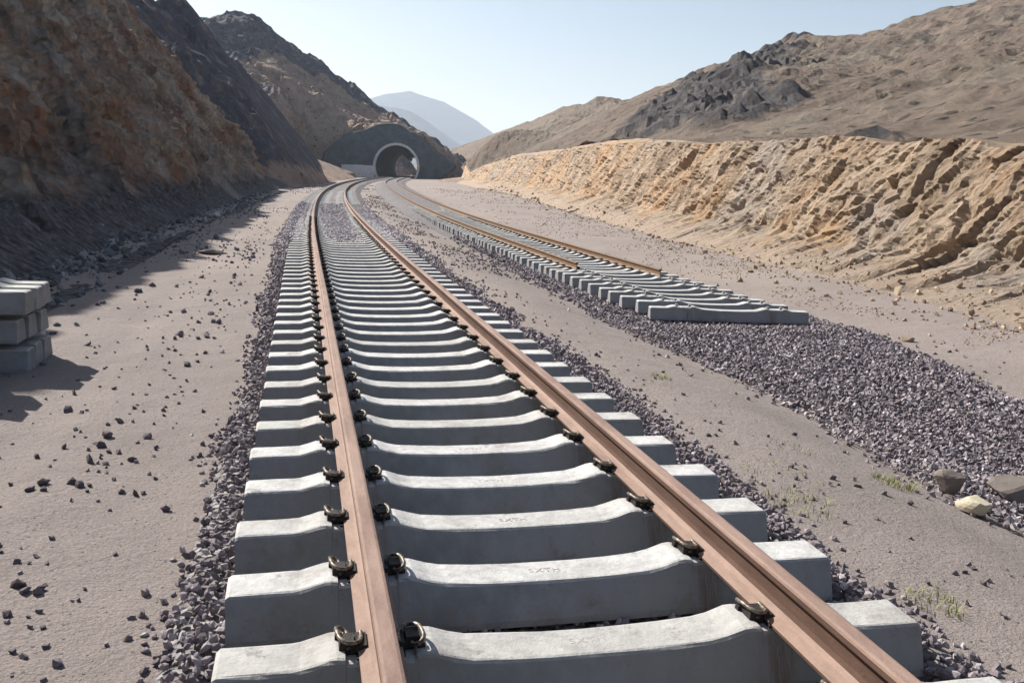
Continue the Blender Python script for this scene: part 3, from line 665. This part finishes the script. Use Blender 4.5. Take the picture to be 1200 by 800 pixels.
# ------------------------------------------------------------------ left hills, portal, tunnel
HP = [(-35.2, 212.1, 22.4), (-24.8, 234.7, 29.9), (-21.6, 242.0, 32.5), (-18.8, 249.3, 35.3), (-16.5, 254.5, 37.8), (-14.5, 257.6, 39.5), (-11.5, 260.7, 39.1), (-7.3, 263.9, 37.7), (-3.0, 267.0, 35.7), (3.8, 269.0, 31.2), (10.8, 269.8, 26.7), (16.7, 270.5, 22.9), (22.7, 271.1, 19.3), (28.7, 270.5, 16.0), (34.8, 269.8, 12.6), (40.9, 268.9, 8.5), (47.8, 267.8, 4.2), (-33.7, 202.2, 17.4), (-23.9, 224.7, 24.4), (-18.1, 239.3, 29.7), (-11.1, 249.8, 31.8), (-2.9, 255.0, 28.7), (3.6, 256.0, 24.6), (10.2, 256.8, 21.1), (15.9, 257.5, 18.1), (21.6, 257.1, 15.7), (27.3, 256.6, 12.8), (33.0, 255.9, 9.8), (42.3, 254.5, 4.4), (-24.2, 190.5, 15.3), (-16.2, 211.4, 20.0), (-10.1, 224.8, 22.4), (-2.7, 233.0, 20.9), (3.3, 237.0, 18.7), (9.6, 240.8, 16.2), (14.9, 241.5, 14.0), (-12.1, 194.6, 13.8), (-5.9, 204.9, 13.9), (-0.7, 214.0, 12.3), (4.1, 226.0, 10.8), (4.1, 227.0, 4.5), (8.1, 228.9, 7.9), (12.2, 229.7, 10.9), (17.3, 230.4, 12.7), (22.5, 230.9, 12.8), (27.6, 230.3, 11.0), (32.8, 229.7, 7.5), (38.1, 228.9, 3.3), (-9.8, 181.7, 8.9), (-5.4, 186.9, 7.6), (-1.5, 197.0, 6.4), (2.0, 213.0, 5.1), (-9.6, 174.7, 0.3), (-5.3, 179.9, 0.3), (-1.5, 190.0, 0.3), (2.2, 211.0, 0.3), (5.0, 221.9, 0.3), (-30, 165, 2), (-60, 180, 2), (-14, 165, -2), (-4, 172, -3), (8, 200, -3), (60, 270, -1), (60, 230, -2), (45, 240, -2), (0, 305, 16), (20, 308, 8), (40, 300, 2), (-20, 305, 20), (-50, 290, 14), (-60, 240, 16), (10, 292, 17), (31, 290, 7)]
CREST = HP[:17]
R1c = [(-40, 20, 30), (-30, 50, 25), (-25.8, 75.7, 21.7), (-22.4, 97.4, 21.2), (-18.1, 113.6, 21.1), (-15.4, 124.0, 21.7), (-13.1, 134.4, 20.6), (-10.7, 144.6, 15.5), (-7.0, 154.8, 10.2), (-2.6, 163.0, 6.7), (3.1, 172.0, 3.7), (5, 176, 1)]
MBc = [(-6, 105, 2.4), (-5.0, 125.0, 4.4), (-2.6, 150.0, 5.2), (5.6, 186, 4.6), (11.0, 204.7, 2.6)]
MRc = [(29.3, 203.2, 2.8), (32.5, 197.6, 4.7), (36.4, 191.8, 5.5), (39.9, 186.2, 5.8)]
RHc = [(14.0, 335, 13), (32.0, 337, 13), (36, 338, 10), (39, 338, -2)]
TC = Vector((22.0, 226.0, .80)); TA = math.atan2(2*.00047*153, 1.0)
tdir = Vector((math.sin(TA), math.cos(TA), 0)); tr = Vector((math.cos(TA), -math.sin(TA), 0))
HPa = np.array(HP, float)
def _tps():
    q = HPa[:, :2]; n_ = len(q); d = np.hypot(q[:, None, 0]-q[None, :, 0], q[:, None, 1]-q[None, :, 1]); K = np.where(d > 0, d*d*np.log(d+1e-9), 0)+np.eye(n_)*2.0
    Pm = np.hstack([np.ones((n_, 1)), q]); A = np.block([[K, Pm], [Pm.T, np.zeros((3, 3))]]); return np.linalg.solve(A, np.concatenate([HPa[:, 2], np.zeros(3)]))
TW = _tps()
def tps(x, y):
    o = TW[-3]+TW[-2]*x+TW[-1]*y
    for w, (px, py, _) in zip(TW[:-3], HP):
        d2 = (x-px)**2+(y-py)**2+1e-9; o = o+w*.5*d2*np.log(d2)
    return o
def hillL(x, y):
    wx = x+3.0*(fbm(x*.07, y*.07, 121, 4)-.5)*2; wy = y+3.0*(fbm(x*.07, y*.07, 123, 4)-.5)*2
    h3 = np.where((y > 160) & (y < 318) & (x > -70), tps(x, y), -9.0); h2 = h3-1; h1 = ridge(wx, wy, R1c, .45, 1.0)
    h4 = ridge(x, y, MBc, .22); h5 = ridge(x, y, MRc, .33, .33); h6 = ridge(x, y, RHc, 1.6)
    hs = np.stack([h3, h2, h1, h4, h5, h6]); h = hs.max(0)
    big = np.maximum(np.maximum(h3, h2), h1)
    n = 2.4*(fbm(x*.12, y*.12, 125, 5, .6, True)-.5)+.7*(fbm(x*.5, y*.5, 127, 4)-.5)+1.3*facet(x*.16, y*.13, 601, .8)+.7*facet(x*.4, y*.33, 611, .8)
    return h+n*sm(1.5, 6, big)*1.0+.35*(fbm(x*.5, y*.5, 129, 4)-.5), hs
xs = np.concatenate([-np.geomspace(30, 160, 40)[::-1], np.arange(-29.5, 60, .62)]); ys = np.concatenate([np.arange(62, 290, .62), np.geomspace(291, 430, 60)])
X, Y = np.meshgrid(xs, ys); Z, hs = hillL(X, Y)
a = (X-TC.x)*tr.x+(Y-TC.y)*tr.y; b = (X-TC.x)*tdir.x+(Y-TC.y)*tdir.y
lean = .26
ftop = np.interp(a, [-24, -18.5, -14, -10.3, -6.9, 0, 7.5, 11.8, 16, 19, 24], [0.5, 1.5, 8.6, 10.6, 11.9, 12.6, 8.0, 5.6, 2.6, 0.6, 0.2])+.80
bfr = 1.2+np.clip(ftop, 0, 13)*lean*.8
cut = (abs(a) < 22) & (b < bfr) & (b > -34)
corr = (abs(a-np.where(b > 0, .0003*b*b, 0)) < 7.2) & (b < 72) & (b > -40)
mnd = (hs[4] > hs[1:2].max(0)) & (a > 7.0)
Z = np.where(cut & ~((hs[4] > -2) & (a > 7.5)) & ~((hs[3] > .5) & (a < -8) & (b < -8)), -6, Z)
Z = np.where(cut & (hs[3] > .5) & (a < -8) & (b < -8) & (Z > -5), hs[3]+.25*(fbm(X*.5, Y*.5, 129, 4)-.5), Z)
Z = np.where((a > 7.5) & (a < 21) & cut & (Z > -5), hs[4], Z)
# keep the tracks clear, and open the far mouth
Z = np.where((b > 70) & (b < 88) & (a > -9) & (a < 14), np.minimum(Z, .2), Z)
clear = np.minimum(abs(X-T1(Y)), abs(X-T2(Y))); wide = (X > T1(Y)-3.2) & (X < T2(Y)+3.0) & (Y < 222)
Z = np.where(wide, np.minimum(Z, rise(Y)-.6), Z)
side = np.clip(np.maximum(T1(Y)-3.2-X, (X-T2(Y)-3.0)*.3), 0, None); mb = (hs[3] > hs[:2].max(0)) & (hs[3] > hs[2]); Z = np.where(Y < 222, np.minimum(Z, rise(Y)-.6+side*np.where(mb, .5, 1.3)), Z)
Z = np.where((X > toeL(Y)-(2+0*Y)) & (Y < 96), -3, Z)
hid = (Y < 90) & (X > toeL(Y)-.62*topL(Y)-2.5); Z = np.where(hid, -3, Z)
gnd = rise(Y)-.3
ok = Z > gnd-2.5
keep = (ok[:-1, :-1] | ok[1:, 1:] | ok[1:, :-1] | ok[:-1, 1:])
dead = (Z <= -5); c = corr & ((dead) | (b < 2.5))
bad = corr & (b < 3.0+0*b); anyd = (dead & corr)
kk = ~((anyd[:-1, :-1] | anyd[1:, 1:] | anyd[1:, :-1] | anyd[:-1, 1:])); keep &= kk
farm = (abs(a-1.5) < 6.4) & (b > 66) & (b < 78); keep &= ~(farm[:-1, :-1] | farm[1:, 1:])
dcr = np.full(X.shape, 99.0)
for (p_, q_) in zip(CREST[:-1], CREST[1:]):
    dx, dy = q_[0]-p_[0], q_[1]-p_[1]; s_ = np.clip(((X-p_[0])*dx+(Y-p_[1])*dy)/(dx*dx+dy*dy), 0, 1); dcr = np.minimum(dcr, np.hypot(X-p_[0]-s_*dx, Y-p_[1]-s_*dy))
rock = np.clip(.72*(hs[2] >= hs[:2].max(0)-.2)+sm(10.5, 6.5, dcr+3*(fbm(X*.1, Y*.1, 135, 4)-.5))+.55*sm(.58, .68, fbm(X*.045, Y*.045, 137, 4)), 0, 1)  # spur and skyline band tinted dark: their shade painted in, plus scattered rock patches
rock = np.where((hs[5] >= hs[:3].max(0)), .8, rock); rock = np.where(hs[3] >= hs[:3].max(0)-.3, 0, rock)
rock = rock*(Z > 2.0)+.12*(fbm(X*.1, Y*.1, 131, 4)-.5)
for _ in range(3): rock[1:-1, 1:-1] = (rock[1:-1, 1:-1]*2+rock[:-2, 1:-1]+rock[2:, 1:-1]+rock[1:-1, :-2]+rock[1:-1, 2:])/6
i0 = np.unique(grid(X, Y, np.arange(X.size).reshape(X.shape).astype(float), keep)[0][:, 2].astype(int))
V, Fc = grid(X, Y, Z, keep)
tag(link('hill', mesh_np('hill_left', V, Fc, [m_hillL], smooth=False, colattr=rock.ravel()[i0])), 'steep dark and brown hill the tunnel runs into on the left', kind='structure')

# tunnel
tn = tag(link('tunnel', None), 'arched railway tunnel mouth with a pale ring in a dark sprayed concrete face', 'tunnel')
def arch(r, c=2.75, a0=-32, n=40):
    return [(r*math.cos(math.radians(q)), c+r*math.sin(math.radians(q))) for q in np.linspace(180-a0, a0, n)]
def P3(a_, b_, z_): return TC+tr*a_+tdir*b_+Vector((0, 0, z_))
ri, ro_ = 4.95, 5.5
Ai, Ao = arch(ri), arch(ro_); n = len(Ai)
# sprayed concrete face: rays from the ring outwards to an irregular outline
out_tab = [(-32, 9.0), (-12, 12), (2.7, 15.0), (15.4, 12.0), (37.5, 9.6), (70, 10.2), (90, 10.8), (105, 11.3), (125, 12.0), (140, 13.4), (155, 15.5), (170, 18.5), (180, 18.5), (192, 14), (212, 9.0)]
fo = intp(out_tab); V = []; m_ = 26; nn = 90
angs = np.linspace(212, -32, nn)
for ai_, q in enumerate(angs):
    ca, sa = math.cos(math.radians(q)), math.sin(math.radians(q)); R_out = float(fo(q))-1.2+.9*float(vn(ai_*.35, 0, 7))
    for k in range(m_):
        r_ = 5.3+(R_out-5.3)*k/(m_-1); aa, zz = r_*ca, 2.75+r_*sa
        bb_ = max(0, zz)*lean*.8*(k/(m_-1))**.5+.7*(float(fbm(aa*.35, zz*.35, 141, 4))-.5)*min(1, k/4)+(1.2 if k == m_-1 else 0)
        V.append(P3(aa, bb_, max(zz, -1.2)))
Fc = [(i*m_+k, (i+1)*m_+k, (i+1)*m_+k+1, i*m_+k+1) for i in range(nn-1) for k in range(m_-1)]
link('portal_face', mesh_py('portal_face', V, Fc, [m_shot], smooth=False), tn)
V = []
for (q, b_) in ((Ai, .9), (Ai, -1.0), (Ao, -1.0), (Ao, .9)): V += [P3(x_, b_, z_) for x_, z_ in q]
Fc = [(j*n+i, j*n+i+1, (j+1)*n+i+1, (j+1)*n+i) for j in range(3) for i in range(n-1)]
link('portal_ring', mesh_py('portal_ring', V, Fc, [m_ring]), tn)
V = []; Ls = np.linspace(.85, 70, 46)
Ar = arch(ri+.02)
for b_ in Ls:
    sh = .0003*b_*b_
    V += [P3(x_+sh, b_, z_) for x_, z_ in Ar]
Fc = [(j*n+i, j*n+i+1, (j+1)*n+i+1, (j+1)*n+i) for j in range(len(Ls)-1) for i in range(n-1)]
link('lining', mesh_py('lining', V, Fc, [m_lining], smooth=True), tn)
V = []; sh = .0003*4900
for (q, b_) in ((arch(ri+.02), 70), (arch(ri+.02), 72), (arch(ro_+1.0), 72), (arch(ro_+1.0), 69)): V += [P3(x_+sh, b_, z_) for x_, z_ in q]
Fc = [(j*n+i, j*n+i+1, (j+1)*n+i+1, (j+1)*n+i) for j in range(3) for i in range(n-1)]
r2 = link('portal_ring', mesh_py('portal_ring_far', V, Fc, [m_ring]), tn)
# low walls and the concrete channel beside the portal
def wallseg(name, pts, h_, w_, mat, label, cat):
    V = []
    for (x_, y_, z_) in pts: V += [(x_, y_-w_/2, z_-h_), (x_, y_+w_/2, z_-h_), (x_, y_+w_/2, z_), (x_, y_-w_/2, z_)]
    Fc = [(i*4+k, i*4+(k+1) % 4, (i+1)*4+(k+1) % 4, (i+1)*4+k) for i in range(len(pts)-1) for k in range(4)]
    Fc += [(3, 2, 1, 0), tuple(range(len(pts)*4-4, len(pts)*4))]
    return tag(link(name, mesh_py(name, V, [tuple(reversed(f)) for f in Fc], [mat])), label, cat)
wallseg('retaining_wall', [(8.8, 219.8, 3.55), (12.5, 219.4, 3.6), (16.2, 219.2, 3.5)], 3.4, .5, m_ring, 'low wall with pale coping left of the tunnel mouth', 'wall')

# ------------------------------------------------------------------ far mountains
def mountain(name, pts, depth, mat, label, seed):
    px = np.array([p[0] for p in pts]); pz = np.array([p[2] for p in pts]); y0 = pts[0][1]
    xs = np.linspace(px[0]-400, px[-1]+900, 260); vs = np.linspace(-1, 1, 70)
    X, Vv = np.meshgrid(xs, vs); top = np.interp(X, np.concatenate([[px[0]-400], px, [px[-1]+500]]), np.concatenate([[pz[0]*.8], pz, [0]]))
    top = top+10*(fbm(X*.01, X*0, seed, 5)-.5)*np.clip(top/100, 0, 1)
    Z = top*(1-abs(Vv))**1.0+14*(fbm(X*.008, Vv*4, seed+3, 5, .6, True)-.5)*(1-abs(Vv))*4*abs(Vv)-3
    V, Fc = grid(X, y0+Vv*depth+30*(fbm(X*.006, Vv*2, seed+5, 3)-.5), Z)
    tag(link(name, mesh_np(name, V, Fc, [mat], smooth=True)), label, kind='structure')
mountain('mountain', [(60, 4150, 240), (167.4, 4196.7, 280.5), (350.0, 4185.4, 343.0), (460.2, 4174.7, 365.9), (608.7, 4155.7, 324.9), (758.7, 4130.9, 250.1), (834.4, 4116.3, 197.5), (912.6, 4099.7, 70.1), (1000, 4100, 20)], 700, m_mtn, 'pale blue mountain farthest away above the tunnel hill', 151)
mountain('mountain', [(-100, 2990, 240), (119.5, 2997.6, 239.4), (250.3, 2989.5, 214.5), (329.5, 2981.8, 202.3), (382.9, 2975.5, 173.1), (463.6, 2964.0, 123.6), (544.8, 2950.1, 73.5), (640, 2940, 20)], 480, m_mtn, 'bluish mountain flank in front of the farthest mountain', 161)

# ------------------------------------------------------------------ haze
v, f = box((0, 0, 0), (12800, 12800, 397)); v = [q+Vector((0, 0, 197)) for q in v]
m_haze = bpy.data.materials.new('pale air'); m_haze.use_nodes = True; nt = m_haze.node_tree; nt.nodes.remove(nt.nodes['Principled BSDF'])
pv = nt.nodes.new('ShaderNodeVolumePrincipled'); pv.inputs['Color'].default_value = (0.76, 0.87, 1.0, 1); pv.inputs['Density'].default_value = 0.00016; pv.inputs['Anisotropy'].default_value = 0.3
nt.links.new(pv.outputs[0], nt.nodes['Material Output'].inputs['Volume'])
tag(link('haze', mesh_py('haze', v, f, [m_haze])), 'pale blue haze in the air', kind='stuff')

# ------------------------------------------------------------------ rubble, clods, loose stones, grass
n = 6500; y = np.exp(rng.uniform(math.log(5), math.log(75), n)); u = np.abs(rng.normal(0, 1.0, n))
x = toeL(y)+.3+u*1.0-.4; s = np.exp(rng.normal(-3.05, .5, n)).clip(.018, .15)
k = x < -1.9-0.35*rng.random(n); x, y, s = x[k], y[k], s[k]
hz = np.clip((toeL(y)+.75-x), 0, 2)*.9
tag(link('rubble', stones('rubble', np.stack([x, y, G(x, y)+hz*.55+s*.2], -1), s, P20, m_rub)), 'dark rubble fallen along the foot of the left cliff', kind='stuff')
n = 1500; y = np.exp(rng.uniform(math.log(9), math.log(120), n)); x = toeR(y)+rng.normal(.3, .9, n); s = np.exp(rng.normal(-3.5, .5, n)).clip(.015, .13)*(1+y/80)
hz = np.clip(x-toeR(y), 0, 3)*.35
y2 = np.exp(rng.uniform(math.log(12), math.log(110), 4200)); f2 = rng.random(4200)**.6; x2 = (T2(y2)+2.1)*(1-f2)+toeR(y2)*f2; k = fbm(x2*.6, y2*.3, 407, 3) > .47; x2, y2 = x2[k], y2[k]
x = np.concatenate([x, x2]); y = np.concatenate([y, y2]); s = np.concatenate([s, rng.uniform(.010, .024, len(x2))*(1+y2/45)]); hz = np.concatenate([hz, 0*x2])
tag(link('earth_clods', stones('earth_clods', np.stack([x, y, G(x, y)+hz+s*.2], -1), s, P20, m_clod)), 'tan clods of earth along the foot of the right bank', kind='stuff')
# fine loose gravel sprinkled over the sand
n = 620; y = np.exp(rng.uniform(math.log(2.4), math.log(40), n)); x = rng.uniform(-1, 1, n)
left = rng.random(n) < .68
x = np.where(left, -0.85-np.abs(rng.normal(0, .95, n)), 2.9+np.abs(rng.normal(0, .35, n)))
s = rng.uniform(.008, .020, n)*(1+y/40)
x2 = rng.uniform(0, 1, 3600); y2 = np.exp(rng.uniform(math.log(14), math.log(120), 3600)); x2 = T1(y2)+np.where(x2 < .25, -2-2.2*rng.random(3600), 1.7+2.6*rng.random(3600))
k = fbm(x2*.5, y2*.25, 401, 3) > .5; x2, y2 = x2[k], y2[k]; x = np.concatenate([x, x2]); y = np.concatenate([y, y2]); s = np.concatenate([s, rng.uniform(.014, .03, len(x2))*(1+y2/60)]); n = len(x)
tag(link('fine_gravel', stones('fine_gravel', np.stack([x, y, G(x, y)+s*.25], -1), s, P12, m_ball, rng.uniform(0, .5, n))), 'small chips sprinkled over the sand beside the main track', kind='stuff')

# loose stones one can point at
SM = []
for k_, (v, f) in enumerate(P20[:8]):
    vv = np.array(v); me = mesh_np('loose_stone', vv, f, [m_ball], colattr=np.full(len(vv), .12+.06*(k_ % 4))); SM.append(me)
def stone(x, y, s, label, grp=None, me=None, cat='stone', mz=.32):
    o = link('loose_stone', me or SM[random.randrange(8)], None, (x, y, float(G(x, y))+s*mz), (random.uniform(0, 6), random.uniform(-.4, .4), random.uniform(0, 6)))
    o.scale = (s, s*random.uniform(.8, 1.1), s*random.uniform(.8, 1.1)); return tag(o, label, cat, grp)
gr = 'small dark stones lying loose on the sand left of the main track'
near_c = [(-1.48, 5.62, .042), (-1.53, 5.52, .036), (-1.45, 5.50, .028), (-1.32, 5.60, .040), (-1.27, 5.54, .038), (-1.22, 5.55, .026), (-1.23, 4.20, .040), (-1.19, 4.14, .034), (-1.13, 4.15, .026), (-1.20, 3.92, .030),
          (-1.24, 6.25, .030), (-1.18, 6.22, .026), (-1.02, 5.42, .026), (-.94, 5.38, .03), (-.90, 5.40, .024), (-.74, 5.1, .03), (-1.55, 6.4, .03), (-.95, 3.05, .040), (-.86, 2.95, .034), (-.93, 2.88, .03)]
for x_, y_, s_ in near_c: stone(x_, y_, s_, 'small dark stone lying with others in a loose cluster on the near left sand', 'dark stones clustered on the near left sand')
for k_ in range(60):
    y_ = math.exp(random.uniform(math.log(6), math.log(26))); x_ = -.95-abs(random.gauss(0, .62))
    if x_ < -2.6: continue
    stone(x_, y_, random.uniform(.018, .042)*(1+y_/30), 'small dark stone lying loose on the sand left of the main track', gr)
for (x_, y_, s_) in [(3.20, 5.42, .028), (3.38, 5.20, .030), (3.62, 5.00, .034), (3.72, 4.86, .028), (2.95, 6.2, .025), (3.9, 6.6, .03), (3.35, 7.6, .026), (3.1, 9.4, .03), (4.0, 5.6, .03), (3.5, 6.3, .022)]:
    stone(x_, y_, s_, 'small dark stone lying alone on the sand strip between the two tracks', 'dark stones on the sand between the tracks')
def boulder(name, loc, r, mat, label, seed, sub=3, squash=(1, .8, .7), cat='rock'):
    import bmesh
    bm = bmesh.new(); bmesh.ops.create_icosphere(bm, subdivisions=sub, radius=1); rr_ = np.random.default_rng(seed)
    V = np.array([v.co for v in bm.verts])
    for _ in range(11):
        d = rr_.normal(size=3); d /= np.linalg.norm(d); hh = V@d; V = V-np.outer(np.clip(hh-rr_.uniform(.45, .8), 0, None), d)
    V = V*(1+.05*(fbm(V[:, 0]*4+9, V[:, 1]*4+V[:, 2]*3, seed, 3)-.5))[:, None]*np.array(squash)*r
    for v, q in zip(bm.verts, V): v.co = q
    me = bpy.data.meshes.new(name); bm.to_mesh(me); bm.free(); me.materials.append(mat)
    o = link(name, me, None, loc, (0, 0, rr_.uniform(0, 6))); return tag(o, label, cat)
boulder('rock', (4.32, 4.98, -.16), .145, m_pale, 'pale yellow rock lying at the near edge of the gravel on the right', 4, squash=(1.0, .8, .62))
boulder('rock', (4.84, 5.26, -.2), .19, m_brst, 'dark brown rock behind the pale yellow one at the right edge', 9)
boulder('rock', (4.45, 5.42, -.15), .13, m_brst, 'smaller brownish rock just behind the pale yellow rock', 12)
boulder('rock', (-1.95, 21.4, .0), .22, m_rub if False else m_brst, 'flat dark rock lying on the sand near the edge of the cliff shadow', 21, squash=(1.6, .6, .35))
boulder('rock', (-3.2, 37.2, .06), .24, m_ring, 'single whitish stone in the shade at the foot of the cliff', 23, squash=(1, .8, .7))

def tuft(x, y, n, hgt, rad, label):
    V, Fc, C = [], [], []; r = random.Random(int(x*100+y*10))
    for i_ in range(n):
        a_ = r.uniform(0, 6.28); q = rad*math.sqrt(r.random()); bx, by = q*math.cos(a_), q*math.sin(a_)*1.3
        L = hgt*r.uniform(.4, 1); la = r.uniform(0, 6.28); ln = r.uniform(.2, .9)*L; w = r.uniform(.0015, .003)
        pa = Vector((math.cos(la+1.57), math.sin(la+1.57), 0))*w; o_ = len(V); z0 = float(G(x+bx, y+by))-float(G(x, y))
        for s_ in (0, .5, 1):
            c_ = Vector((bx+math.cos(la)*ln*s_**1.6, by+math.sin(la)*ln*s_**1.6, z0+L*s_*(1-.25*s_)))
            V += [c_-pa*(1-s_*.8), c_+pa*(1-s_*.8)]; C += [r.random()*.6+.4*s_]*2
        Fc += [(o_, o_+1, o_+3, o_+2), (o_+2, o_+3, o_+5, o_+4)]
    me = mesh_np('grass_tuft', np.array([tuple(v) for v in V]), np.array(Fc), [m_grass], colattr=np.array(C))
    if 'sparse' in label or 'faint' in label: tag(link('grass', me, None, (x, y, float(G(x, y)))), label, kind='stuff')
    else: tag(link('grass_tuft', me, None, (x, y, float(G(x, y)))), label, 'grass tuft')
tuft(4.02, 5.42, 150, .10, .14, 'yellow green grass tuft at the edge of the gravel near the pale rock')
tuft(2.86, 4.72, 130, .075, .20, 'sparse grass beside the sleeper ends below the middle of the sand strip')
tuft(3.02, 5.25, 90, .05, .26, 'faint short grass on the sand strip just above the sparse grass by the sleepers')
tuft(2.80, 3.42, 110, .07, .12, 'small grass tuft among the stones in the lower right corner')
tuft(3.45, 8.38, 70, .08, .10, 'tiny dry grass tuft on the sand between the two tracks')
tuft(3.55, 6.05, 50, .05, .18, 'very faint sprigs of grass on the sand left of the gravel heap')
